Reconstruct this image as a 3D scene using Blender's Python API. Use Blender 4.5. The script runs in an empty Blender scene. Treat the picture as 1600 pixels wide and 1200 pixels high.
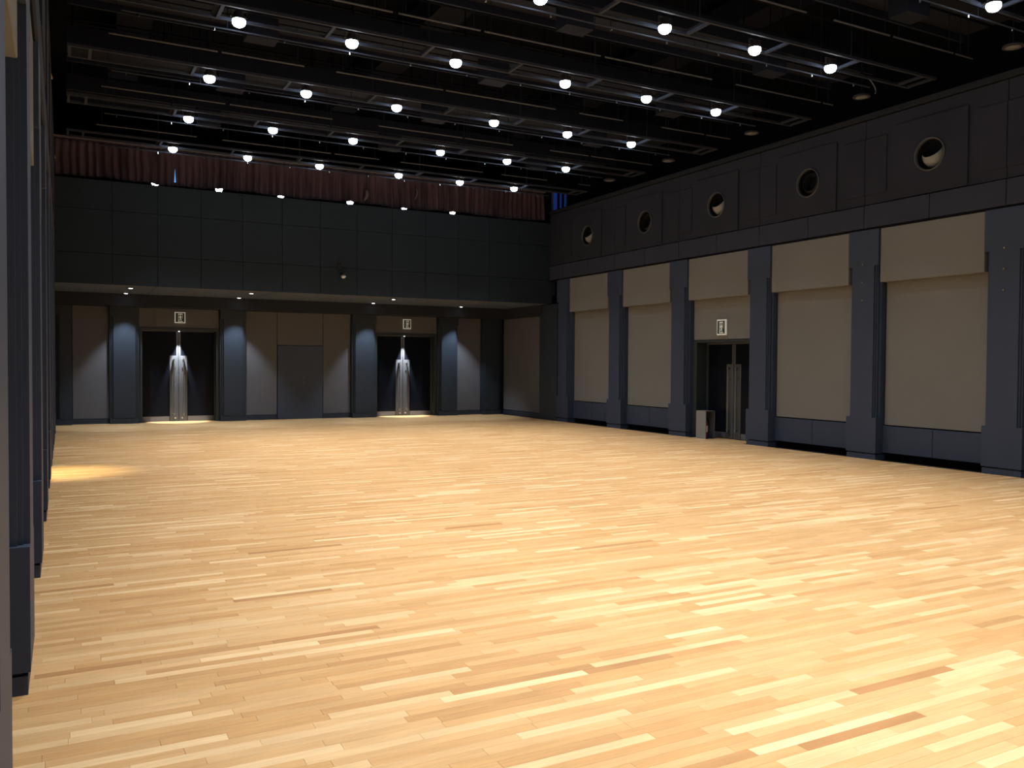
import bpy, bmesh, math, random
from mathutils import Vector, Matrix
random.seed(7)
SC = bpy.context.scene
COL = SC.collection
PI = math.pi

# ------------------------------------------------------------------ camera, world, exposure
F_PX, YAW, PITCH, ROLL, EYE = 1319.7, math.radians(27.986), math.radians(-1.406), math.radians(0.352), 1.65
fw = Vector((math.sin(YAW)*math.cos(PITCH), math.cos(YAW)*math.cos(PITCH), math.sin(PITCH)))
r0 = Vector((math.cos(YAW), -math.sin(YAW), 0)); u0 = r0.cross(fw)
rt = r0*math.cos(ROLL) + u0*math.sin(ROLL); up = -r0*math.sin(ROLL) + u0*math.cos(ROLL)
cam_d = bpy.data.cameras.new('camera'); cam = bpy.data.objects.new('camera', cam_d); COL.objects.link(cam)
cam.matrix_world = Matrix(((rt.x, up.x, -fw.x, 0), (rt.y, up.y, -fw.y, 0), (rt.z, up.z, -fw.z, EYE), (0, 0, 0, 1)))
cam_d.sensor_width = 36; cam_d.lens = 36*F_PX/1600; cam_d.clip_start = 0.02; cam_d.clip_end = 200
SC.camera = cam
w = bpy.data.worlds.new('world'); SC.world = w; w.use_nodes = True
w.node_tree.nodes['Background'].inputs[0].default_value = (0, 0, 0, 1)
w.node_tree.nodes['Background'].inputs[1].default_value = 0
vs = SC.view_settings
vs.view_transform = 'Standard'; vs.look = 'None'; vs.gamma = 1; vs.use_curve_mapping = False
vs.exposure = 0.0

HALL_W = 345        # watts of each hall spotlight
HALL_CONE = 88
SOFFIT_W = 290
DOOR_W = 750

# ------------------------------------------------------------------ materials
MAT = {}
def mat(name, col, rough=0.6, metal=0.0, spec=0.4, noise=0.0, nscale=6.0, bump=0.0, bscale=300.0, emit=0.0, ecol=None, stretch=(1, 1, 1)):
    m = bpy.data.materials.new(name); m.use_nodes = True
    nt = m.node_tree; b = nt.nodes['Principled BSDF']
    b.inputs['Base Color'].default_value = (*col, 1); b.inputs['Roughness'].default_value = rough
    b.inputs['Metallic'].default_value = metal; b.inputs['Specular IOR Level'].default_value = spec
    if emit:
        b.inputs['Emission Color'].default_value = (*(ecol or col), 1); b.inputs['Emission Strength'].default_value = emit
    if noise or bump:
        g = nt.nodes.new('ShaderNodeNewGeometry'); mp = nt.nodes.new('ShaderNodeMapping'); mp.inputs['Scale'].default_value = stretch
        nt.links.new(g.outputs['Position'], mp.inputs['Vector'])
    if noise:
        n = nt.nodes.new('ShaderNodeTexNoise'); n.inputs['Scale'].default_value = nscale; n.inputs['Detail'].default_value = 4
        nt.links.new(mp.outputs['Vector'], n.inputs['Vector'])
        mx = nt.nodes.new('ShaderNodeMix'); mx.data_type = 'RGBA'
        mx.inputs['A'].default_value = (*[c*(1-noise) for c in col], 1); mx.inputs['B'].default_value = (*[c*(1+noise) for c in col], 1)
        nt.links.new(n.outputs['Fac'], mx.inputs['Factor']); nt.links.new(mx.outputs['Result'], b.inputs['Base Color'])
    if bump:
        n2 = nt.nodes.new('ShaderNodeTexNoise'); n2.inputs['Scale'].default_value = bscale
        nt.links.new(mp.outputs['Vector'], n2.inputs['Vector'])
        bp = nt.nodes.new('ShaderNodeBump'); bp.inputs['Strength'].default_value = bump; bp.inputs['Distance'].default_value = 0.003
        nt.links.new(n2.outputs['Fac'], bp.inputs['Height']); nt.links.new(bp.outputs['Normal'], b.inputs['Normal'])
    MAT[name] = m
    return m
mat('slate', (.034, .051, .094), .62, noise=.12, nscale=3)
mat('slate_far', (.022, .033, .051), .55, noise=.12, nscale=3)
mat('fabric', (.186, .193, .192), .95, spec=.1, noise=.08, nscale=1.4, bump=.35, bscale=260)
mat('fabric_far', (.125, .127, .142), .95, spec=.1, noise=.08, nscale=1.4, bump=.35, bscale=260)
mat('taupe', (.036, .042, .066), .85, spec=.2, noise=.18, nscale=1.6)
mat('taupe_up', (.025, .027, .040), .85, spec=.2, noise=.25, nscale=1.3)
mat('taupe_dark', (.017, .020, .025), .8, spec=.2, noise=.1)
mat('parapet', (.0110, .0195, .0290), .7, spec=.3, noise=.2, nscale=1.2)
mat('soffit', (.074, .092, .130), .9, spec=.2, noise=.1)
mat('beam', (.027, .032, .046), .8, spec=.2)
mat('black', (.005, .005, .007), .8, spec=.2)
mat('black_wall', (.005, .006, .009), .9, spec=.1)
mat('deck', (.006, .008, .016), .8, spec=.2, noise=.3, nscale=2)
mat('rail', (.030, .037, .054), .65, spec=.2)
mat('pipe', (.060, .066, .078), .5)
mat('chrome', (.75, .75, .75), .2, metal=1)
mat('pull_bar', (.30, .32, .35), .28, metal=.9)
mat('steel', (.085, .095, .112), .34, metal=0, spec=.5, noise=.06, nscale=40)
mat('steel_dark', (.16, .17, .20), .45, metal=.3)
mat('door_leaf', (.006, .008, .014), .25, spec=.10)
mat('door_frame', (.055, .068, .078), .5)
mat('door_flush', (.050, .066, .105), .55)
mat('jamb', (.026, .038, .044), .5)
mat('lamp_body', (.035, .035, .042), .5)
mat('lamp_lens', (1, 1, 1), .4, emit=34, ecol=(.80, .90, 1))
mat('down_lens', (1, 1, 1), .4, emit=9, ecol=(.95, .97, 1))
mat('dead_lens', (.16, .17, .19), .35)
mat('nozzle_ring', (.060, .065, .070), .5)
mat('nozzle_ball', (.23, .235, .225), .5)
mat('sign_white', (.70, .68, .60), .5, emit=.18, ecol=(1, .97, .85))
mat('sign_green', (.015, .060, .055), .5)
mat('box_grey', (.24, .25, .26), .55)
mat('red', (.20, .02, .03), .35)  # darkened red, with the shade inside the box put into it
mat('paper', (.75, .70, .68), .7)
mat('brass', (.55, .45, .30), .35, metal=.8)
mat('blue_glow', (.02, .05, .3), .4, emit=.09, ecol=(.05, .17, 1))
mat('slit_glow', (.1, .2, .4), .4, emit=.9, ecol=(.16, .42, 1))
mat('subfloor', (.012, .011, .010), .9)
mat('curtain_rail', (.13, .11, .115), .6)
mat('amber', (.62, .42, .28), .6)
mat('paleplastic', (.6, .6, .6), .4)
mat('cam_black', (.01, .01, .01), .5)

def curtain_mat():
    m = mat('curtain', (.14, .062, .055), .95, spec=.1)
    nt = m.node_tree; b = nt.nodes['Principled BSDF']
    g = nt.nodes.new('ShaderNodeNewGeometry'); mp = nt.nodes.new('ShaderNodeMapping'); mp.inputs['Scale'].default_value = (9, .2, .5)
    n = nt.nodes.new('ShaderNodeTexNoise'); n.inputs['Scale'].default_value = 1.0; n.inputs['Detail'].default_value = 5
    cr = nt.nodes.new('ShaderNodeValToRGB')
    cr.color_ramp.elements[0].position = .3; cr.color_ramp.elements[0].color = (.042, .031, .040, 1)
    cr.color_ramp.elements[1].position = .75; cr.color_ramp.elements[1].color = (.132, .088, .106, 1)
    nt.links.new(g.outputs['Position'], mp.inputs['Vector']); nt.links.new(mp.outputs['Vector'], n.inputs['Vector'])
    nt.links.new(n.outputs['Fac'], cr.inputs['Fac']); nt.links.new(cr.outputs['Color'], b.inputs['Base Color'])
curtain_mat()

def wood_mat():
    m = bpy.data.materials.new('oak_plank'); m.use_nodes = True; MAT['wood'] = m
    nt = m.node_tree; b = nt.nodes['Principled BSDF']; N = nt.nodes.new; L = nt.links.new
    at = N('ShaderNodeAttribute'); at.attribute_name = 'tone'
    cr = N('ShaderNodeValToRGB'); e = cr.color_ramp.elements
    e[0].position = 0; e[0].color = (.43, .225, .098, 1)
    e[1].position = 1; e[1].color = (.82, .585, .325, 1)
    for p, c in ((.04, (.53, .30, .130, 1)), (.16, (.585, .342, .146, 1)), (.55, (.63, .386, .178, 1)), (.86, (.67, .43, .212, 1)), (.96, (.76, .53, .285, 1))):
        q = e.new(p); q.color = c
    L(at.outputs['Fac'], cr.inputs['Fac'])
    g = N('ShaderNodeNewGeometry'); off = N('ShaderNodeVectorMath'); off.operation = 'ADD'
    sc = N('ShaderNodeMath'); sc.operation = 'MULTIPLY'; sc.inputs[1].default_value = 91.0
    L(at.outputs['Fac'], sc.inputs[0]); L(g.outputs['Position'], off.inputs[0]); L(sc.outputs[0], off.inputs[1])
    mp = N('ShaderNodeMapping'); mp.inputs['Scale'].default_value = (3.0, 60, 1); L(off.outputs[0], mp.inputs['Vector'])
    n = N('ShaderNodeTexNoise'); n.inputs['Scale'].default_value = 1.0; n.inputs['Detail'].default_value = 6; n.inputs['Roughness'].default_value = .6
    L(mp.outputs['Vector'], n.inputs['Vector'])
    mp2 = N('ShaderNodeMapping'); mp2.inputs['Scale'].default_value = (2.6, 9, 1); L(off.outputs[0], mp2.inputs['Vector'])
    n2 = N('ShaderNodeTexNoise'); n2.inputs['Scale'].default_value = 1.0; n2.inputs['Detail'].default_value = 3
    L(mp2.outputs['Vector'], n2.inputs['Vector'])
    ad = N('ShaderNodeMath'); ad.operation = 'ADD'; L(n.outputs['Fac'], ad.inputs[0]); L(n2.outputs['Fac'], ad.inputs[1])
    mr = N('ShaderNodeMapRange'); mr.inputs['From Min'].default_value = .6; mr.inputs['From Max'].default_value = 1.4
    mr.inputs['To Min'].default_value = .82; mr.inputs['To Max'].default_value = 1.13
    L(ad.outputs[0], mr.inputs['Value'])
    mu = N('ShaderNodeVectorMath'); mu.operation = 'SCALE'; L(cr.outputs['Color'], mu.inputs[0]); L(mr.outputs['Result'], mu.inputs['Scale'])
    L(mu.outputs[0], b.inputs['Base Color'])
    b.inputs['Roughness'].default_value = .36; b.inputs['Specular IOR Level'].default_value = .17
wood_mat()

# ------------------------------------------------------------------ helpers
class MB:
    def __init__(s): s.v = []; s.f = []
    def box(s, x0, x1, y0, y1, z0, z1):
        x0, x1 = sorted((x0, x1)); y0, y1 = sorted((y0, y1)); z0, z1 = sorted((z0, z1)); n = len(s.v)
        s.v += [(x0, y0, z0), (x1, y0, z0), (x1, y1, z0), (x0, y1, z0), (x0, y0, z1), (x1, y0, z1), (x1, y1, z1), (x0, y1, z1)]
        s.f += [tuple(n+i for i in q) for q in ((0, 3, 2, 1), (4, 5, 6, 7), (0, 1, 5, 4), (1, 2, 6, 5), (2, 3, 7, 6), (3, 0, 4, 7))]
        return s
    def prism(s, pts, z0, z1):
        n = len(s.v); k = len(pts)
        s.v += [(x, y, z0) for x, y in pts] + [(x, y, z1) for x, y in pts]
        s.f += [tuple(n+i for i in reversed(range(k))), tuple(n+k+i for i in range(k))]
        s.f += [(n+i, n+(i+1) % k, n+k+(i+1) % k, n+k+i) for i in range(k)]
        return s
    def tube(s, p0, p1, r, seg=8, r1=None):
        p0 = Vector(p0); p1 = Vector(p1); d = (p1-p0).normalized(); a = d.orthogonal().normalized(); b = d.cross(a); n = len(s.v)
        r1 = r if r1 is None else r1
        for p, rr in ((p0, r), (p1, r1)):
            for i in range(seg):
                t = 2*PI*i/seg; s.v.append(tuple(p + (a*math.cos(t) + b*math.sin(t))*rr))
        s.f += [(n+i, n+(i+1) % seg, n+seg+(i+1) % seg, n+seg+i) for i in range(seg)]
        s.f += [tuple(n+i for i in reversed(range(seg))), tuple(n+seg+i for i in range(seg))]
        return s
    def path(s, pts, r, seg=8):
        for a, b in zip(pts, pts[1:]): s.tube(a, b, r, seg)
        return s
    def lathe(s, prof, seg=20, axis='z', o=(0, 0, 0)):      # prof: (radius, height along the axis)
        n = len(s.v)
        for r, h in prof:
            for i in range(seg):
                t = 2*PI*i/seg; c, q = r*math.cos(t), r*math.sin(t)
                p = (c, q, h) if axis == 'z' else (c, h, q)
                s.v.append((p[0]+o[0], p[1]+o[1], p[2]+o[2]))
        for j in range(len(prof)-1):
            for i in range(seg):
                a = n+j*seg+i; b = n+j*seg+(i+1) % seg
                s.f.append((a, b, b+seg, a+seg))
        return s
    def poly(s, pts, faces): n = len(s.v); s.v += pts; s.f += [tuple(n+i for i in f) for f in faces]; return s
    def build(s, name, m, parent=None, smooth=False, bevel=0):
        me = bpy.data.meshes.new(name); me.from_pydata(s.v, [], s.f); me.update()
        bm = bmesh.new(); bm.from_mesh(me)
        bmesh.ops.remove_doubles(bm, verts=bm.verts, dist=1e-6) if smooth else None
        bmesh.ops.recalc_face_normals(bm, faces=bm.faces)
        if bevel: bmesh.ops.bevel(bm, geom=list(bm.edges), offset=bevel, segments=1, affect='EDGES')
        bm.to_mesh(me); bm.free()
        if smooth:
            for p in me.polygons: p.use_smooth = True
        me.materials.append(MAT[m])
        o = bpy.data.objects.new(name, me); COL.objects.link(o)
        if parent: o.parent = parent
        return o
def tag(o, label, cat, group=None, kind=None):
    o['label'] = label; o['category'] = cat
    if group: o['group'] = group
    if kind: o['kind'] = kind
    return o
def empty(name, loc=(0, 0, 0), rz=0, rx=0):
    o = bpy.data.objects.new(name, None); COL.objects.link(o); o.location = loc; o.rotation_euler = (rx, 0, rz); o.empty_display_size = .1
    return o
def copy_tree(o, parent=None):
    c = o.copy(); COL.objects.link(c); c.parent = parent
    for ch in list(o.children): copy_tree(ch, c)
    return c
def spot(name, parent, loc, watts, cone, blend, radius, col=(1, 1, 1), rot=(0, 0, 0)):
    l = bpy.data.lights.new(name, 'SPOT'); l.energy = watts; l.spot_size = math.radians(cone); l.spot_blend = blend
    l.shadow_soft_size = radius; l.color = col
    o = bpy.data.objects.new(name, l); COL.objects.link(o); o.parent = parent; o.location = loc; o.rotation_euler = rot
    return o
def bx(name, m, parent, *a, bevel=0): return MB().box(*a).build(name, m, parent, bevel=bevel)

# ------------------------------------------------------------------ key dimensions
XR, XL = 12.5, -0.15                 # pillar faces of the two long walls
YN, YB, YF = -3.6, 21.25, 24.3       # near wall, balcony front, far pilaster faces
PIT = 2.545
RC = [7.775 + PIT*k for k in range(-4, 6)]       # right pillar centres
LC = [2.52 + PIT*k + (.26 if k == 0 else 0) for k in range(-2, 8)]        # left pillar centres
ROWS = [9.14 + 2.54*k for k in range(-4, 5)]     # hall lamp rows (Y)
COLS = [2.08, 3.62, 5.22, 7.14, 8.75, 10.28]     # hall lamp columns (X)
ZL = 6.13
ZSOF = 3.39
DOOR_R, DOOR_L = 14.13, 13.98

# ------------------------------------------------------------------ floor
floor = bx('floor', 'subfloor', None, -1.2, 13.9, YN-.3, 31, -.30, -.014)
tag(floor, 'polished pale oak strip floor of the hall', 'floor', kind='structure')
PW = .0655
def plank_geo(x0, x1, y0, y1):
    g, c = .0004, .0009
    a = (x0+g, x1-g, y0+g, y1-g)
    v = []
    for z, i in ((-.0135, 0), (-c, 0), (0, c)):
        v += [(a[0]+i, a[2]+i, z), (a[1]-i, a[2]+i, z), (a[1]-i, a[3]-i, z), (a[0]+i, a[3]-i, z)]
    f = []
    for l in (0, 4): f += [(l+i, l+(i+1) % 4, l+4+(i+1) % 4, l+4+i) for i in range(4)]
    f.append((8, 9, 10, 11))
    return v, f
def project(x, y, z):
    d = Vector((x, y, z-EYE)); k = d.dot(fw)
    if k < .3: return None
    return 800+F_PX*d.dot(rt)/k, 600-F_PX*d.dot(up)/k
MARKED = [(3.34, 2.57, .004), (3.67, 2.95, .012), (1.32, 4.07, .03), (1.69, 4.19, .045), (1.65, 3.65, .07), (1.99, 4.52, .03), (.80, 4.49, .05), (.42, 4.83, .08),
          (1.73, 3.06, .09), (3.97, 4.78, .04), (5.17, 3.33, .04), (4.66, 4.34, .06), (2.04, 2.94, .13), (4.29, 3.56, .08),
          (.12, 4.17, .97), (1.41, 4.10, .95), (1.83, 3.77, 1.0), (2.62, 2.68, 1.0), (1.93, 3.24, .96), (2.80, 3.47, .97), (3.90, 4.63, .98), (3.34, 4.62, .98), (3.65, 2.44, .97), (3.44, 2.12, .97)]
planks = []
y = YN; rng = random.Random(11)
while y < 24.95:
    x0, x1 = XL-.22, XR+.02
    if DOOR_R-.84 < y < DOOR_R+.80: x1 = 13.06
    if DOOR_L-.84 < y < DOOR_L+.80: x0 = XL-.6
    x = x0 - rng.uniform(0, .6)
    while x < x1:
        ln = rng.choice((.45, .55, .62, .66, .70, .78, .9))*rng.uniform(.92, 1.08)
        a, b = max(x, x0), min(x+ln, x1)
        u = rng.random()
        tone = rng.uniform(0, .05) if u < .012 else rng.uniform(.93, 1) if u > .93 else rng.uniform(.06, .16) if u < .06 else min(.92, max(.14, rng.gauss(.57, .26)))
        for mx, my, mt in MARKED:
            if a <= mx < b and y <= my < y+PW: tone = mt
        if b-a > .03: planks.append((a, b, y, y+PW, tone))
        x += ln
    y += PW
def shown(p):
    q = [project(p[i], p[j], 0) for i, j in ((0, 2), (1, 2), (1, 3), (0, 3))]
    if any(k is None for k in q): return 0
    cl = [(min(1600, max(0, a)), min(1200, max(0, b))) for a, b in q]
    return abs(sum(cl[i][0]*cl[(i+1) % 4][1]-cl[(i+1) % 4][0]*cl[i][1] for i in range(4)))/2
planks.sort(key=shown, reverse=True)
def plank_mesh(lst, name, org=(0, 0)):
    V, Fc, T = [], [], []
    for p in lst:
        v, f = plank_geo(p[0]-org[0], p[1]-org[0], p[2]-org[1], p[3]-org[1]); n = len(V); V += v; Fc += [tuple(n+i for i in q) for q in f]; T += [p[4]]*len(f)
    me = bpy.data.meshes.new(name); me.from_pydata(V, [], Fc)
    at = me.attributes.new('tone', 'FLOAT', 'FACE'); at.data.foreach_set('value', T); me.materials.append(MAT['wood']); me.update()
    return me
for p in planks[:300]:
    c = ((p[0]+p[1])/2, (p[2]+p[3])/2)
    o = bpy.data.objects.new('plank', plank_mesh([p], 'plank', c)); COL.objects.link(o); o.location = (c[0], c[1], 0); o.parent = floor
o = bpy.data.objects.new('plank_field', plank_mesh(planks[300:], 'plank_field')); COL.objects.link(o); o.parent = floor; o['kind'] = 'stuff'

# ------------------------------------------------------------------ ceiling, near wall, upper walls, gallery shell
ceil = bx('ceiling', 'black_wall', None, -1.3, 14.0, YN-.3, 31, 8.6, 8.8); tag(ceil, 'black ceiling slab high above the lighting trusses', 'ceiling', kind='structure')
wn = bx('wall_near', 'slate', None, -1.2, 13.9, YN-.3, YN, 0, 8.6); tag(wn, 'plain dark end wall facing the balcony', 'wall', kind='structure')

# ------------------------------------------------------------------ doors, exit signs
def make_door(name, loc, rz, hw, H, zp, label, pull=True, leafmat='door_leaf'):
    d = empty(name, loc, rz); tag(d, label, 'door', kind='structure')
    fr = MB().box(-hw-.07, -hw, -.05, .06, 0, H+.06).box(hw, hw+.07, -.05, .06, 0, H+.06).box(-hw, hw, -.05, .06, H, H+.06).build('door_frame', 'door_frame', d, bevel=.004)
    for s in (-1, 1):
        lf = bx('leaf', leafmat, d, s*.006, s*(hw-.006), 0, .045, .012, H-.006)
        bx('bottom_rail', 'steel_dark', lf, s*.24, s*(hw-.008), -.004, 0, .014, .14)
        bx('meeting_stile', 'steel', lf, s*.007, s*.055, -.006, 0, zp+.002, H-.008)
        bx('push_plate', 'steel', lf, s*.007, s*.225, -.006, 0, .014, zp, bevel=.0015)
        x = s*.125
        h = MB().tube((x, -.06, zp-.14), (x, -.06, .16), .017, 12)
        h.tube((x, -.008, zp-.10), (x, -.075, zp-.10), .026, 12).tube((x, -.008, .21), (x, -.075, .21), .026, 12)
        h.build('pull_handle', 'pull_bar', lf, smooth=False)
        MB().tube((s*.10, -.006, zp-.33), (s*.10, -.016, zp-.33), .02, 12).build('lock_cylinder', 'chrome', lf)
        MB().tube((s*.09, -.006, .09), (s*.09, -.016, .09), .022, 12).build('lock_cylinder', 'chrome', lf)
    return d
door1 = make_door('door_1', (2.80, 24.82, 0), 0, .935, 2.46, 1.80, 'black double doors with steel plates in far wall, panel then flush door to their right')
door1['label'] = 'black steel-plated double doors in far wall next to the long wall with the floor glow'
door2 = make_door('door_2', (9.33, 24.82, 0), 0, .93, 2.46, 1.74, 'x')
door2['label'] = 'black steel-plated double doors in far wall nearest the wall of round nozzles'
door3 = make_door('door_3', (13.04, DOOR_R, 0), -PI/2, .82, 2.10, 1.66, 'dark recessed double doors in paneled side wall beside the grey extinguisher box')
door4 = make_door('door_4', (XL-.54, DOOR_L, 0), PI/2, .82, 2.10, 1.66, 'dark recessed double doors hidden in side wall where light spills on floor')

def exit_sign(loc, rz, wd, ht, label):
    e = empty('exit_sign', loc, rz); tag(e, label, 'exit sign', 'emergency exit signs')
    bx('sign_case', 'sign_white', e, -wd/2, wd/2, -.045, 0, 0, ht, bevel=.004)
    f = wd*.82; z0 = ht*.09; z1 = ht*.91
    bx('sign_field', 'sign_green', e, -f/2, f/2, -.048, -.0455, z0, z1)
    # doorway and running figure, light on dark
    m = MB()
    def pp(pts):
        n = len(pts); sx = f/2; h = z1-z0
        P = [(x*sx, -.052, z0+zz*h) for x, zz in pts] + [(x*sx, -.0482, z0+zz*h) for x, zz in pts]
        m.poly(P, [tuple(range(n)), tuple(reversed(range(n, 2*n)))] + [(i, n+i, n+(i+1) % n, (i+1) % n) for i in range(n)])
    pp([(-.45, .05), (-.36, .05), (-.36, .92), (-.45, .92)])                       # door jamb
    pp([(-.36, .92), (-.36, .84), (.55, .84), (.55, .92)])                         # door head
    pp([(.47, .84), (.55, .84), (.55, .40), (.47, .40)])
    pp([(-.36, .05), (.62, .05), (.62, .11), (-.36, .11)])                         # ground line
    pp([(.02+.11*math.cos(t*PI/4), .75+.07*math.sin(t*PI/4)) for t in range(8)])   # head
    pp([(-.10, .66), (.14, .66), (.20, .42), (-.02, .40)])                         # trunk
    pp([(-.10, .66), (-.02, .62), (-.20, .44), (-.28, .48)])                       # back arm
    pp([(.10, .66), (.30, .50), (.38, .54), (.16, .68)])                           # front arm
    pp([(-.02, .42), (.10, .42), (-.02, .26), (-.26, .14), (-.30, .20), (-.12, .30)])   # back leg
    pp([(.08, .44), (.20, .42), (.34, .28), (.26, .12), (.16, .14), (.20, .27)])   # front leg
    m.build('pictogram', 'sign_white', e)
    return e
exit_sign((2.80, 24.475, 2.68), 0, .27, .30, 'square exit sign over black doors nearest the long wall with the floor glow')
exit_sign((9.33, 24.475, 2.68), 0, .25, .30, 'square exit sign over black doors nearest the wall of round nozzles')
exit_sign((12.675, DOOR_R-.03, 2.29), -PI/2, .28, .34, 'portrait exit sign on beige panel over the side door with extinguisher box')

# ------------------------------------------------------------------ long side walls
def nozzle(loc, rz, tilt, pale, label):
    n = empty('air_nozzle', loc, rz); tag(n, label, 'air vent', 'round jet nozzles along the frieze')
    MB().lathe([(.275, .0), (.275, -.018), (.266, -.026), (.252, -.022), (.245, 0), (.243, .03)], 28, 'y').build('ring', 'nozzle_ring', n, smooth=False)
    MB().lathe([(.243, .02), (.240, .15), (.15, .21), (.001, .22)], 28, 'y').build('housing', 'black', n)
    b = MB(); R = .215
    prof = [(R*math.sin(a), -R*math.cos(a)) for a in [math.radians(q) for q in (52, 62, 72, 82, 90, 100, 112, 130)]]
    b.lathe(prof, 24, 'y'); ball = b.build('ball', 'nozzle_ball' if pale else 'lamp_body', n, smooth=True)
    ball.location = (0, .17, 0); ball.rotation_euler = (tilt, 0, 0)
    R2 = R*math.sin(math.radians(52))
    t = MB().lathe([(R2, -.132), (R2*.92, -.128), (R2*.75, .02), (.001, .03)], 24, 'y').build('throat', 'black', ball)
    return n
def holed_panel(wall, X, m, hw):            # raised panel with a round hole for a nozzle
    seg = 32; z0, z1, zc, r = 4.478, 5.72, 5.10, .262
    P, Fc = [], []
    def sq(t):
        dy, dz = math.cos(t), math.sin(t); k = min(hw/abs(dy) if abs(dy) > 1e-6 else 9, ((z1-zc) if dz > 0 else (zc-z0))/abs(dz) if abs(dz) > 1e-6 else 9)
        return m+dy*k, zc+dz*k
    angs = sorted([2*PI*k/seg for k in range(seg)] + [math.atan2(z1-zc, hw), PI-math.atan2(z1-zc, hw), PI+math.atan2(zc-z0, hw), 2*PI-math.atan2(zc-z0, hw)])
    n = len(angs)
    for d in (-.012, .05):
        for t in angs: yy, zz = sq(t); P.append((X(d), yy, zz))
        for t in angs: P.append((X(d), m+r*math.cos(t), zc+r*math.sin(t)))
    for k in range(n):
        j = (k+1) % n
        Fc += [(k, j, n+j, n+k), (2*n+k, 3*n+k, 3*n+j, 2*n+j), (k, 2*n+k, 2*n+j, j), (n+k, n+j, 3*n+j, 3*n+k)]
    MB().poly(P, Fc).build('nozzle_panel', 'taupe_up', wall)
def side_wall(s, XF, C, door_y, name, yend, studs, label):
    X = lambda d: XF + s*d
    W = MB(); bays = [(a+.315, b-.315, (a+b)/2) for a, b in zip(C, C[1:])]
    y_lo, y_hi = YN, YB
    for a, b, c in bays:
        isd = abs(c-door_y) < .5
        if isd:
            W.box(X(.30), X(.80), a-.315, door_y-.83-.07, 0, 4.06).box(X(.30), X(.80), door_y+.83+.07, b+.315, 0, 4.06).box(X(.30), X(.80), door_y-.9, door_y+.9, 2.17, 4.06)
        else: W.box(X(.27), X(.80), a-.315, b+.315, 0, 4.06)
    W.box(X(.27), X(.80), YN, C[0], 0, 4.06).box(X(.27), X(.80), C[-1], YF+.9, 0, 4.06)
    W.box(X(.27), X(.80), YN, YB, 4.06, 6.0)
    W.box(X(.02), X(.27), YN, YB, 4.035, 4.06)
    wall = W.build(name, 'black_wall', None); tag(wall, label, 'wall', kind='structure')
    for i, c in enumerate(C):
        w2 = .315
        def prof(q):
            pts = [(X(.27), c-w2)]
            pts += [(X(d), c-h) for h, d in q] + [(X(d), c+h) for h, d in reversed(q)] + [(X(.27), c+w2)]
            return pts
        m = MB().prism(prof([(w2-.012, .012)]), 0, .095).prism(prof([(w2-.035, .04)]), .095, .115)
        m.prism(prof([(w2, 0)]), .115, .735)
        m.prism(prof([(w2, .10), (w2-.035, .10), (w2-.035, .055), (w2-.06, .055), (w2-.06, .03), (w2-.085, .03), (w2-.085, 0)]), .735, 3.40)
        m.prism(prof([(w2, 0)]), 3.40, 4.03)
        pl = m.build('pillar', 'slate', wall)
        if i in studs:
            for z in (3.43, 3.115, 2.80):
                MB().tube((X(0), c, z), (X(-.02), c, z), .014, 8).build('stud', 'brass', pl)
    for a, b, c in bays:
        isd = abs(c-door_y) < .5
        bx('valance_panel', 'fabric', wall, X(.035), X(.27), a+.025, b-.01, 3.10, 4.03, bevel=.006)
        bx('fabric_panel', 'fabric', wall, X(.20), X(.27), a+.02, b-.02, 2.20 if isd else .612, 3.10, bevel=.006)
        if isd:
            D = .55
            MB().box(X(.19), X(.21+D-.2), a, door_y-.83, 0, 2.19).box(X(.19), X(.21+D-.2), door_y+.83, b, 0, 2.19).box(X(.19), X(.56), door_y-.83, door_y+.83, 2.14, 2.19).build('door_jamb', 'jamb', wall)
        else:
            mid = c
            for p, q in ((a, mid-.004), (mid+.004, b)):
                bx('wainscot_panel', 'slate', wall, X(.185), X(.27), p, q, .125, .592, bevel=.004)
    ys = [YN] + [c for c in C if c < YB-.5] + [YB]
    for a, b in zip(ys, ys[1:]):
        mid = (a+b)/2 if b-a > 1.5 else None
        if abs(b-YB) < .01: mid = None if b-a < 1.5 else (a+b)/2
        for p, q in ([(a, mid), (mid, b)] if mid else [(a, b)]):
            bx('frieze_panel', 'taupe', wall, X(0), X(.27), p+.006, q-.006, 4.068, 4.458, bevel=.003)
    for i, c in enumerate(C):           # one upper panel field per bay
        c1 = C[i+1] if i+1 < len(C) else None
        b0, b1 = c+.006, (c1-.006 if c1 else YB)
        if c1 and c1 > YB-.4: b1 = YB
        if c1 is None or c >= YB-.9: 
            bx('upper_panel', 'taupe_up', wall, X(.02), X(.27), b0, YB, 4.475, 5.945); continue
        m = (c+c1)/2; hw = .655
        MB().box(X(.02), X(.27), b0, m-hw, 4.475, 5.945).box(X(.02), X(.27), m+hw, b1, 4.475, 5.945).box(X(.02), X(.27), m-hw, m+hw, 5.725, 5.945).build('upper_panel', 'taupe_up', wall)
        if s < 0 or m < 8:
            bx('raised_panel', 'taupe_up', wall, X(-.012), X(.05), m-hw, m+hw, 4.478, 5.72)
        else: holed_panel(wall, X, m, hw)
        for p, q in ((b0, c+.44), (c1-.44, c1-.006)):
            if q < YB: bx('pier_panel', 'taupe_up', wall, X(.0), X(.02), p, q, 4.64, 5.62, bevel=.003)
    MB().box(X(-.015), X(.80), YN, YB, 5.965, 6.06).build('cornice', 'taupe_dark', wall, bevel=.004)
    return wall
wr = side_wall(1, XR, RC, DOOR_R, 'wall_right', YF, (4, 5), 'pillared side wall of beige panels with round nozzles above')
wl = side_wall(-1, XL, LC, DOOR_L, 'wall_left', YF, (), 'pillared side wall seen end on beside the floor glow')
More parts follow.
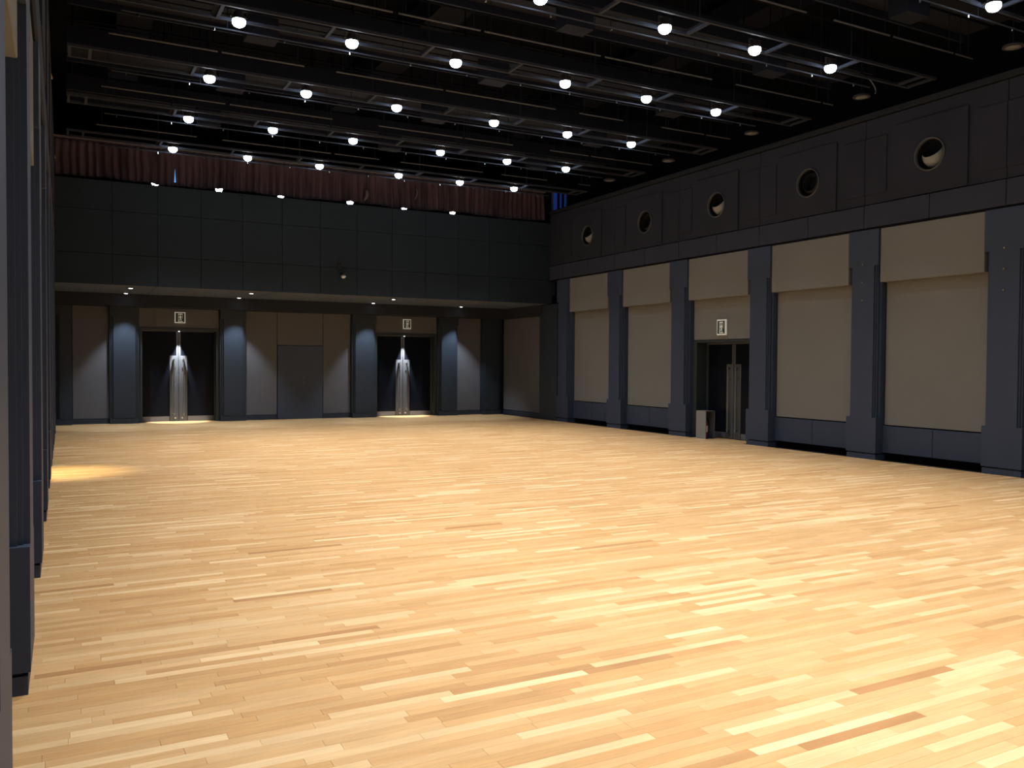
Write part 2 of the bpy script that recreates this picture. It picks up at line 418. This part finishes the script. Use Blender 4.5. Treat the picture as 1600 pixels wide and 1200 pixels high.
wru = bx('wall_right_upper', 'black_wall', None, 13.6, 13.8, YN, 31, 6.06, 8.6); tag(wru, 'black wall set back above the nozzle frieze', 'wall', kind='structure')
wlu = bx('wall_left_upper', 'black_wall', None, -1.1, -.95, YN, 31, 6.06, 8.6); tag(wlu, 'black wall set back above the end-on pillars', 'wall', kind='structure')

nz = ['black round nozzle over the tall panel next to the balcony, pale ball turned up', 'dark round nozzle over the panel between exit door bay and balcony-side bay',
      'round nozzle with pale ball over the side exit door', 'dark round nozzle over the panel between exit door and studded pillar', 'round nozzle with large pale ball between the two studded pillars']
for k in range(5):
    yc = 19.225 - k*PIT
    nozzle((XR-.012, yc, 5.10), -PI/2, math.radians(-38) if k % 2 == 0 else math.radians(-4), k % 2 == 0, nz[k])

# under-balcony part of the right and left wall
for s, XF, par, nm in ((1, XR, wr, 'R'), (-1, XL, wl, 'L')):
    X = lambda d: XF + s*d
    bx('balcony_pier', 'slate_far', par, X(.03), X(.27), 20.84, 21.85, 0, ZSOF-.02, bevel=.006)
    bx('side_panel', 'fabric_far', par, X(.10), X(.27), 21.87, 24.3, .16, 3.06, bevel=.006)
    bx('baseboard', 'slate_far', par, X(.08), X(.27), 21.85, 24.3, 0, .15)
    bx('side_beam', 'beam', par, X(.06), X(.27), 21.85, 24.3, 3.07, ZSOF)

# ------------------------------------------------------------------ far wall under the balcony
PF = 24.5
wf = MB()
for a, b in ((-.95, 1.80), (3.80, 8.33), (10.33, 13.3)): wf.box(a, b, PF+.06, PF+.5, 0, 3.4)
wf.box(1.80, 3.80, PF+.06, PF+.5, 2.53, 3.4).box(8.33, 10.33, PF+.06, PF+.5, 2.53, 3.4).box(-.95, 13.3, PF+.42, PF+.6, 0, 3.4)
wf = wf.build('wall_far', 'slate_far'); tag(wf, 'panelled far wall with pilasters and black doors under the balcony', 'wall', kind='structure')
for a, b in ((1.07, 1.77), (3.83, 4.51), (7.57, 8.30), (10.34, 11.0), (11.87, 12.52), (-.17, .20)):
    m = MB(); c = (a+b)/2; h = (b-a)/2
    def pr(q): return [(c-h, PF+.06)] + [(c-u, YF+d) for u, d in q] + [(c+u, YF+d) for u, d in reversed(q)] + [(c+h, PF+.06)]
    m.prism(pr([(h, 0)]), 0, .13).prism(pr([(h, .02), (h-.03, .02)] + [(h-.03, .012)]), .13, .15)
    m.prism(pr([(h, .09), (h-.045, .09), (h-.045, .05), (h-.085, .05), (h-.085, .006)]), .15, 2.82)
    m.prism(pr([(h, .006)]), 2.82, 3.07)
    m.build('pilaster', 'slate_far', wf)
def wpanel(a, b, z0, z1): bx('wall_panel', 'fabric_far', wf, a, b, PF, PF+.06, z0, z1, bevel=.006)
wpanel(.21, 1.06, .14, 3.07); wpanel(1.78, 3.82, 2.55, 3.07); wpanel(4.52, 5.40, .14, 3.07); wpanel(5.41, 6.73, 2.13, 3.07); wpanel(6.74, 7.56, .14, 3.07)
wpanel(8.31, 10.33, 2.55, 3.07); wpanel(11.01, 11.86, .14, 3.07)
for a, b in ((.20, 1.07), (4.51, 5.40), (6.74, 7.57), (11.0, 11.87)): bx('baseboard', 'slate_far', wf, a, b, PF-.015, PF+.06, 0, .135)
for c in (2.80, 9.33):
    MB().box(c-1.06, c-.94, PF-.02, PF+.30, 0, 2.55).box(c+.94, c+1.06 if c < 5 else c+1.01, PF-.02, PF+.30, 0, 2.55).box(c-.94, c+.94, PF-.02, PF+.30, 2.48, 2.55).build('door_jamb', 'jamb', wf, bevel=.004)
d5 = empty('door_5', (6.08, PF, 0)); tag(d5, 'grey flush service door without frame between the two lit pilasters', 'door', kind='structure')
lf = bx('leaf', 'door_flush', d5, -.655, .655, .012, .055, .008, 2.115, bevel=.004)
for z in (1.19, 1.04):
    MB().tube((.075, .012, z), (.075, -.012, z), .045, 14).tube((.075, -.012, z), (.075, -.035, z), .022, 12).build('latch_knob', 'steel', lf)
beam = bx('trim_1', 'beam', None, XL-.2, XR+.2, 24.06, PF+.5, 3.075, ZSOF+.1); tag(beam, 'dark dropped beam above the far wall panels', 'trim', kind='structure')

# ------------------------------------------------------------------ balcony: soffit, parapet, curtain, gallery
sof = bx('ceiling_soffit', 'black_wall', None, XL-.2, XR+.2, YB+.02, 24.9, ZSOF+.02, ZSOF+.25); tag(sof, 'grey panelled soffit on the underside of the balcony', 'soffit', kind='structure')
xs = [XL-.1, 1.95, 4.68, 7.85, 10.7, XR+.1]
for a, b in zip(xs, xs[1:]): bx('soffit_panel', 'soffit', sof, a+.008, b-.008, YB+.05, 24.06, ZSOF, ZSOF+.02)
par = bx('wall_balcony', 'rail', None, XL-.2, XR+.2, YB+.03, YB+.25, ZSOF+.01, 5.70); tag(par, 'dark panelled balcony parapet across the far end', 'parapet', kind='structure')
xs = [XL-.1] + [1.0 + .955*k for k in range(0, 12)] + [XR+.1]
zs = [ZSOF-.015, 4.07, 5.05, 5.72]
for a, b in zip(xs, xs[1:]):
    for p, q in zip(zs, zs[1:]): bx('parapet_panel', 'parapet', par, a+.004, b-.004, YB, YB+.03, p+.004, q-.004, bevel=.003)
gal = MB().box(-.95, 13.6, 24.9, 31, 3.4, 3.6).box(-.95, 13.6, 29.8, 30, 3.6, 8.6).box(XR+.72, XR+.9, YB+.5, 29.8, 3.6, 8.6).box(-.95, XL-.75, YB+.5, 29.8, 3.6, 8.6).build('wall_gallery', 'black_wall'); tag(gal, 'black gallery walls behind the maroon curtain', 'wall', kind='structure')

def curtain(xa, xb, label, seed, zt=6.62, zb=5.80):
    r = random.Random(seed); V, Fc = [], []; nx = int((xb-xa)/.02); nz = 8
    ph = 0
    for i in range(nx+1):
        x = xa+(xb-xa)*i/nx; ph += .02*2*PI/r.uniform(.11, .22)
        hem = zb + .02*math.sin(x*2.1) + .012*math.sin(x*7.7+1) 
        for j in range(nz+1):
            t = j/nz; z = zt+(hem-zt)*t
            amp = .018+.03*t
            yy = YB+.22 + amp*math.sin(ph+.5*math.sin(3*t+x)) + .02*math.sin(x*1.7+2*t)
            o = 0
            if abs(xb-2.36) < .01 and i > nx-4: o = -.024*max(0, (t-.5)/.5)*(i-nx+4)/4
            if abs(xa-2.36) < .01 and i < 4: o = .024*max(0, (t-.5)/.5)*(4-i)/4
            V.append((x+o+(.006*math.sin(9*t+x*5) if 4 < i < nx-4 else 0), yy if abs(x-2.36) > .05 else YB+.22, z))
    for i in range(nx):
        for j in range(nz): a = i*(nz+1)+j; Fc.append((a, a+nz+1, a+nz+2, a+1))
    o = MB().poly(V, Fc).build('curtain', 'curtain', smooth=True)
    sm = o.modifiers.new('thick', 'SOLIDIFY'); sm.thickness = .004
    tag(o, label, 'curtain', 'maroon curtains above the parapet'); return o
curtain(XL-.05, 2.36, 'short piece of maroon pleated curtain between side wall and bright blue slit', 3)
long_curtain = curtain(2.36, 12.42, 'long maroon pleated curtain hanging over the balcony parapet', 5)
rl = MB().box(XL-.05, 12.45, YB+.16, YB+.26, 6.625, 6.665).build('curtain_rail', 'curtain_rail'); tag(rl, 'pale rail along the top of the maroon curtain', 'rail')
# gathers caught up on the curtain face
for (x, z, h, wd, lab) in ((7.02, 6.02, .30, .10, 'pale torn patch of cloth low on the maroon curtain'), (8.42, 6.18, .30, .06, 'thin pale strip of cloth dangling on the maroon curtain')):
    V = []; n = 6
    for i in range(n+1):
        t = i/n; cx = x + .05*math.sin(3*t) - .05*t; hw = wd*(.35+.65*math.sin(PI*(.15+.8*t)))*.5
        for k in (-1, 0, 1): V.append((cx+k*hw, YB+.16-.02*math.cos(k*1.4)-.015*math.sin(5*t), z+h*(.5-t)))
    Fc = [(i*3+k, i*3+k+1, i*3+k+4, i*3+k+3) for i in range(n) for k in (0, 1)]
    o = MB().poly(V, Fc).build('torn_fold', 'curtain_rail', long_curtain, smooth=True); sm = o.modifiers.new('thick', 'SOLIDIFY'); sm.thickness = .004
    o['label'] = lab
# windows glowing blue
def blue_window(name, loc, wd, ht, n, label, glow='blue_glow'):
    e = empty(name, loc); tag(e, label, 'window', kind='structure')
    bx('pane', glow, e, -wd/2, wd/2, .02, .03, 0, ht)
    m = MB().box(-wd/2-.04, -wd/2, -.02, .04, -.04, ht+.04).box(wd/2, wd/2+.04, -.02, .04, -.04, ht+.04).box(-wd/2, wd/2, -.02, .04, ht, ht+.04).box(-wd/2, wd/2, -.02, .04, -.04, 0)
    m.build('window_frame', 'steel_dark', e)
    for k in range(n): x = -wd/2 + wd*(k+1)/(n+1) + .04; bx('mullion', 'black_wall', e, x-.035, x+.035, -.01, .02, 0, ht)
blue_window('window_1', (13.04, 21.60, 6.02), .46, .68, 2, 'small blue-lit window in the corner above the nozzle wall')
blue_window('window_2', (3.275, 29.74, 7.45), .24, .50, 0, 'bright blue window glimpsed through a slit in the curtain', 'slit_glow')
wfu = MB().box(XR+.12, 12.77, 21.62, 21.8, 6.06, 8.6).box(13.31, 13.6, 21.62, 21.8, 6.06, 8.6).box(12.77, 13.31, 21.62, 21.8, 6.74, 8.6).build('wall_corner', 'black_wall'); tag(wfu, 'black wall piece around the blue-lit corner window', 'wall', kind='structure')

# hanging camera in front of the parapet
e = empty('surveillance_camera', (6.27, YB-.02, 4.05)); tag(e, 'small black surveillance camera with pale lens on the balcony parapet', 'camera')
MB().box(-.05, .05, 0, .02, -.02, .20).tube((0, 0, .12), (0, -.13, .10), .016).tube((0, -.13, .14), (.03, -.14, -.12), .018).build('bracket', 'cam_black', e)
MB().tube((.03, -.06, -.15), (.03, -.24, -.19), .045, 14).build('camera_body', 'cam_black', e)
MB().lathe([(.001, -.065), (.035, -.055), (.058, -.025), (.062, .0), (.05, .01)], 14, 'z', (.035, -.20, -.21)).build('dome', 'paleplastic', e, smooth=True)

# ------------------------------------------------------------------ recessed downlights
def downlight(loc, watts, cone, label, group, lit=True, r=.075, tilt=(0, 0, 0), rad=.03, col=(.80, .90, 1), blend=.5):
    d = empty('recessed_downlight', loc); tag(d, label, 'downlight', group)
    MB().lathe([(r*.80, .0), (r*1.25, -.001), (r*1.25, -.010), (r*.85, -.014), (r*.80, 0)], 18).build('trim_ring', 'lamp_body', d)
    MB().lathe([(r*.8, -.006), (r*.5, -.016), (.001, -.020)], 18).build('lens', 'down_lens' if lit else 'dead_lens', d, smooth=True)
    if lit: spot('downlight_lamp', d, (0, 0, -.026), watts, cone, blend, rad, col, tilt)
names = ['first', 'second', 'third', 'fourth']
PX = [1.43, 4.23, 8.03, 10.85]
near_what = ['fourth pilaster from the nozzle wall', 'third pilaster from the nozzle wall', 'second pilaster from the nozzle wall', 'pilaster nearest the nozzle wall']
for i, x in enumerate(PX):
    downlight((x, 23.80, ZSOF), SOFFIT_W, 74, 'soffit downlight close to the wall over the ' + near_what[i], 'soffit downlights along the far wall')
    downlight((x, 22.08, ZSOF), 120, 100, 'soffit downlight near the balcony edge in line with the ' + near_what[i], 'soffit downlights near the balcony edge', lit=(i < 3))
downlight((10.85, 22.98, ZSOF), 0, 60, 'unlit downlight midway across the soffit by the nozzle wall', 'soffit downlights near the balcony edge', lit=False)
for c, t in ((2.80, 'double doors nearest the floor-glow wall'), (9.33, 'double doors nearest the nozzle wall')):
    downlight((c, 24.68, 2.478), DOOR_W, 40, 'downlight in the head of the alcove of the ' + t, 'door alcove downlights', r=.045, rad=.02, col=(1, .98, .95))
downlight((XL-.30, DOOR_L, 2.138), 420, 60, 'downlight in the head of the hidden side door alcove', 'door alcove downlights', r=.045, rad=.02, tilt=(0, math.radians(-9), 0), col=(1, .86, .50), blend=1.0)

# ------------------------------------------------------------------ lighting ladders, pipes, catwalks and lamps
NTH = ['first', 'second', 'third', 'fourth', 'fifth', 'sixth', 'seventh', 'eighth', 'ninth']
def make_lamp():
    l = empty('hall_spotlight')
    MB().lathe([(.001, .11), (.04, .11), (.062, .095), (.078, .02), (.090, -.002), (.084, -.002), (.076, .02)], 16).build('housing', 'lamp_body', l, smooth=False)
    MB().lathe([(.078, .012), (.088, -.015), (.086, -.045), (.068, -.075), (.038, -.092), (.001, -.098)], 16).build('lens', 'lamp_lens', l, smooth=True)
    MB().box(-.105, -.095, -.015, .015, .03, .125).box(.095, .105, -.015, .015, .03, .125).box(-.105, .105, -.015, .015, .115, .125).tube((0, .012, .12), (0, .10, .05), .010).tube((0, .10, .05), (0, .1518, .05), .012).build('yoke', 'lamp_body', l)
    for q in (-1, 1): MB().tube((q*.095, 0, .05), (q*.074, 0, .05), .012).build('pivot', 'lamp_body', l)
    spot('spot_lamp', l, (0, 0, -.11), HALL_W, HALL_CONE, 1.0, .06, (1, .985, .97))
    return l
proto = make_lamp(); first = True
LAMP_REAR = [c for c in proto.children if c.type == 'LIGHT'][0].data
LAMP_FRONT = LAMP_REAR.copy(); LAMP_FRONT.energy = HALL_W*1.0
LAMP_FRONT_SIDE = LAMP_REAR.copy(); LAMP_FRONT_SIDE.energy = HALL_W*1.95
LAMP_SIDE = LAMP_REAR.copy(); LAMP_SIDE.energy = HALL_W*1.35
def lamp(x, y, z, label, group):
    global first
    o = proto if first else copy_tree(proto); first = False
    o.location = (x, y, z); tag(o, label, 'spotlight', group)
    for ch in o.children:                       # column by the left wall boosted, most in front, to lighten the floor
        if ch.type == 'LIGHT': ch.data = (LAMP_SIDE if x < 3 else LAMP_REAR) if y > 8 else LAMP_FRONT_SIDE if x < 3 else LAMP_FRONT
    return o
ZR = 6.22
for k, Y in enumerate(ROWS):
    od = NTH[len(ROWS)-1-k]
    for i, x in enumerate(COLS): lamp(x, Y, ZL+.04, 'glowing spotlight, ' + NTH[5-i] + ' from the nozzle wall, on the ' + od + ' truss from the curtain', 'spotlights on the ' + od + ' truss from the curtain')
    # ladder truss (rails, rungs, hangers)
    t = empty('ladder_truss', (6.18, Y, ZR)); tag(t, 'black ladder-shaped lighting truss, ' + od + ' from the curtain', 'truss', 'ladder trusses')
    for yy in (-.31, .17): bx('rail', 'rail', t, -6.10, 6.12, yy-.018, yy+.018, -.02, .02)
    kx = -5.8
    while kx < 6.1:
        bx('rung', 'rail', t, kx-.022, kx+.022, -.292, .152, -.018, .018); kx += 1.455
    bx('rung', 'rail', t, 6.06, 6.10, -.292, .152, -.018, .018); bx('rung', 'rail', t, -6.09, -6.05, -.292, .152, -.018, .018)
    for hx in (-4.4, -1.45, 1.45, 4.4): MB().tube((hx, -.13, .03), (hx, -.13, 2.38), .012, 6).build('hanger', 'deck', t)
    for hx in (-4.4, -1.45, 1.45, 4.4): bx('cross_plate', 'deck', t, hx-.03, hx+.03, -.292, .152, .02, .03)
    # socket pipe beyond the ladder
    p = empty('socket_pipe', (6.18, Y+.27, 6.12)); tag(p, 'thin pipe with bright sockets beside the ' + od + ' truss from the curtain', 'pipe', 'socket pipes')
    MB().tube((-5.5, 0, 0), (5.3, 0, 0), .011, 6).build('pipe', 'rail', p)
    kx = -5.3
    while kx < 5.3: MB().tube((kx, 0, -.014), (kx, 0, -.045), .014, 8).build('socket', 'chrome', p); kx += .93
    for hx in (-4.2, -1.7, 1.7, 4.2): MB().tube((hx, 0, 0), (hx, 0, 2.48), .006, 6).build('hanger', 'deck', p)
    if k < len(ROWS)-1:
        c = empty('catwalk', (6.18, Y+1.32, 6.75)); tag(c, 'dark catwalk bridge on the curtain side of the ' + od + ' truss from the curtain', 'catwalk', 'catwalk bridges')
        for q in (-.42, .02): bx('deck_plate', 'deck', c, -6.1, 6.1, q, q+.38, -.02, .02)
        bx('side_beam', 'deck', c, -6.1, 6.1, -.47, -.43, -.12, .16); bx('side_beam', 'deck', c, -6.1, 6.1, .42, .46, -.12, .16)
        for yy in (-.45, .44):
            for zz in (.6, 1.1): MB().tube((-6.1, yy, zz), (6.1, yy, zz), .016, 6).build('handrail', 'deck', c)
            for px in range(-6, 7, 2): MB().tube((px, yy, .16), (px, yy, 1.1), .014, 6).build('post', 'deck', c)
        for px in (-4.6, -1.6, 1.6, 4.6):
            for yy in (-.45, .44): MB().tube((px, yy, .16), (px, yy, 1.85), .010, 6).build('hanger', 'deck', c)
        rr = random.Random(k+20); x = -5.6
        while x < 5.4:
            ln = rr.uniform(.9, 2.3)
            MB().tube((x, -.05, -.60), (min(x+ln, 5.6), -.05, -.60), .012, 6).build('batten_pipe', 'pipe', c)
            for q in (x+.1, min(x+ln, 5.6)-.1): MB().tube((q, -.05, -.60), (q, -.05, -.02), .006, 6).build('drop_rod', 'deck', c)
            x += ln + rr.choice((.06, .08, .5, .9))
        for bxx in (-3.6, .2, 3.9):
            bx('cable_box', 'deck', c, bxx-.22, bxx+.22, -.42, -.12, -.42, -.02)
# ducts running the length of the hall above the bridges
for x, t in ((1.2, 'beside the end-on pillars'), (6.2, 'over the middle of the hall'), (11.2, 'beside the nozzle wall')):
    d = MB().box(x-.3, x+.3, YN+.2, 20.8, 7.9, 8.35); d = d.build('air_duct', 'deck'); tag(d, 'long black air duct high under the ceiling ' + t, 'duct')
# gallery lamps seen in the slot under the curtain
for i, x in enumerate(COLS):
    o = lamp(x, 23.19, ZL+.04, 'gallery lamp in the slot under the curtain, ' + NTH[5-i] + ' from the nozzle wall', 'gallery lamps in the slot under the curtain')
gp = MB().box(1.0, 11.5, 23.342, 23.378, 6.20, 6.24).build('gallery_light_bar', 'deck'); tag(gp, 'black bar carrying the gallery lamps behind the curtain', 'light bar')
gh = 0
# unlit round fittings along the nozzle wall
for k, yy in enumerate((7.28, 9.83, 12.38, 14.93, 17.20)):
    f = empty('round_ceiling_fitting', (11.80, yy, ZL)); tag(f, 'unlit round fitting with pale disc hanging by the nozzle wall, ' + ['sixth', 'fifth', 'fourth', 'third', 'second'][k] + ' bay from the balcony', 'ceiling fitting', 'unlit round fittings by the nozzle wall')
    MB().lathe([(.001, .045), (.06, .045), (.125, .03), (.140, .01), (.140, -.006), (.10, -.010)], 20).build('housing', 'lamp_body', f)
    MB().lathe([(.102, -.009), (.07, -.020), (.001, -.026)], 20).build('disc', 'dead_lens', f, smooth=True)
    MB().tube((0, 0, .045), (0, 0, 2.47), .010, 6).build('stem', 'deck', f)
# loose cable loop at the end of a truss
cb = MB().path([(11.36+.09*math.sin(a)*1.1, 9.31-.02*a, 6.20-.10*a) for a in [i*.28 for i in range(9)]], .012, 6).build('cable_loop', 'pipe'); tag(cb, 'pale loose cable end curling below the dark truss by the nozzle wall', 'cable')
# wedges on the left cornice standing for lit spots, light in their colour
for yy, m, lab in ((15.1, 'amber', 'small amber wedge coloured as a lit spot on the cornice of the end-on pillars'), (21.0, 'paleplastic', 'small pale wedge coloured as a lit spot on end-on cornice close to the curtain')):
    o = MB().poly([(XL-.10, yy, 6.06), (XL+.03, yy, 6.06), (XL-.04, yy, 6.30), (XL-.10, yy+.10, 6.06), (XL+.03, yy+.10, 6.06), (XL-.04, yy+.10, 6.30)], [(0, 1, 2), (3, 5, 4), (0, 3, 4, 1), (1, 4, 5, 2), (2, 5, 3, 0)]).build('lit_spot_wedge', m)
    tag(o, lab, 'bracket')

# ------------------------------------------------------------------ extinguisher box by the right door
b = empty('extinguisher_box', (12.69, 14.62, 0)); tag(b, 'grey open-fronted metal box on the floor by the side door', 'box')
MB().box(-.15, -.135, -.16, .16, 0, .62).build('side_panel', 'box_grey', b); bx('side_panel', 'steel_dark', b, .10, .115, -.16, .16, 0, .62)  # back, floor, lid and far side darker: inside shade put into their colour
bx('back_panel', 'jamb', b, -.135, .10, .145, .16, 0, .605); bx('bottom_panel', 'jamb', b, -.135, .10, -.155, .145, .0, .015); bx('top_panel', 'steel_dark', b, -.135, .10, -.16, .16, .605, .62)
x = empty('fire_extinguisher', (12.655, 14.63, .016)); tag(x, 'red fire extinguisher with white label standing in the grey box', 'fire extinguisher')
MB().lathe([(.001, 0), (.07, 0), (.075, .01), (.075, .32), (.06, .37), (.025, .40), (.025, .43), (.001, .43)], 18).build('cylinder', 'red', x, smooth=False)
MB().lathe([(.0755, .13), (.0765, .13), (.0765, .27), (.0755, .27)], 18).build('paper_label', 'paper', x)
MB().box(-.015, .015, -.02, .09, .43, .455).box(-.012, .012, -.02, .10, .475, .49).build('lever', 'cam_black', x)
MB().path([(.02, -.01, .44), (.075, -.03, .42), (.095, -.035, .33), (.09, -.03, .12)], .011, 8).build('hose', 'cam_black', x)
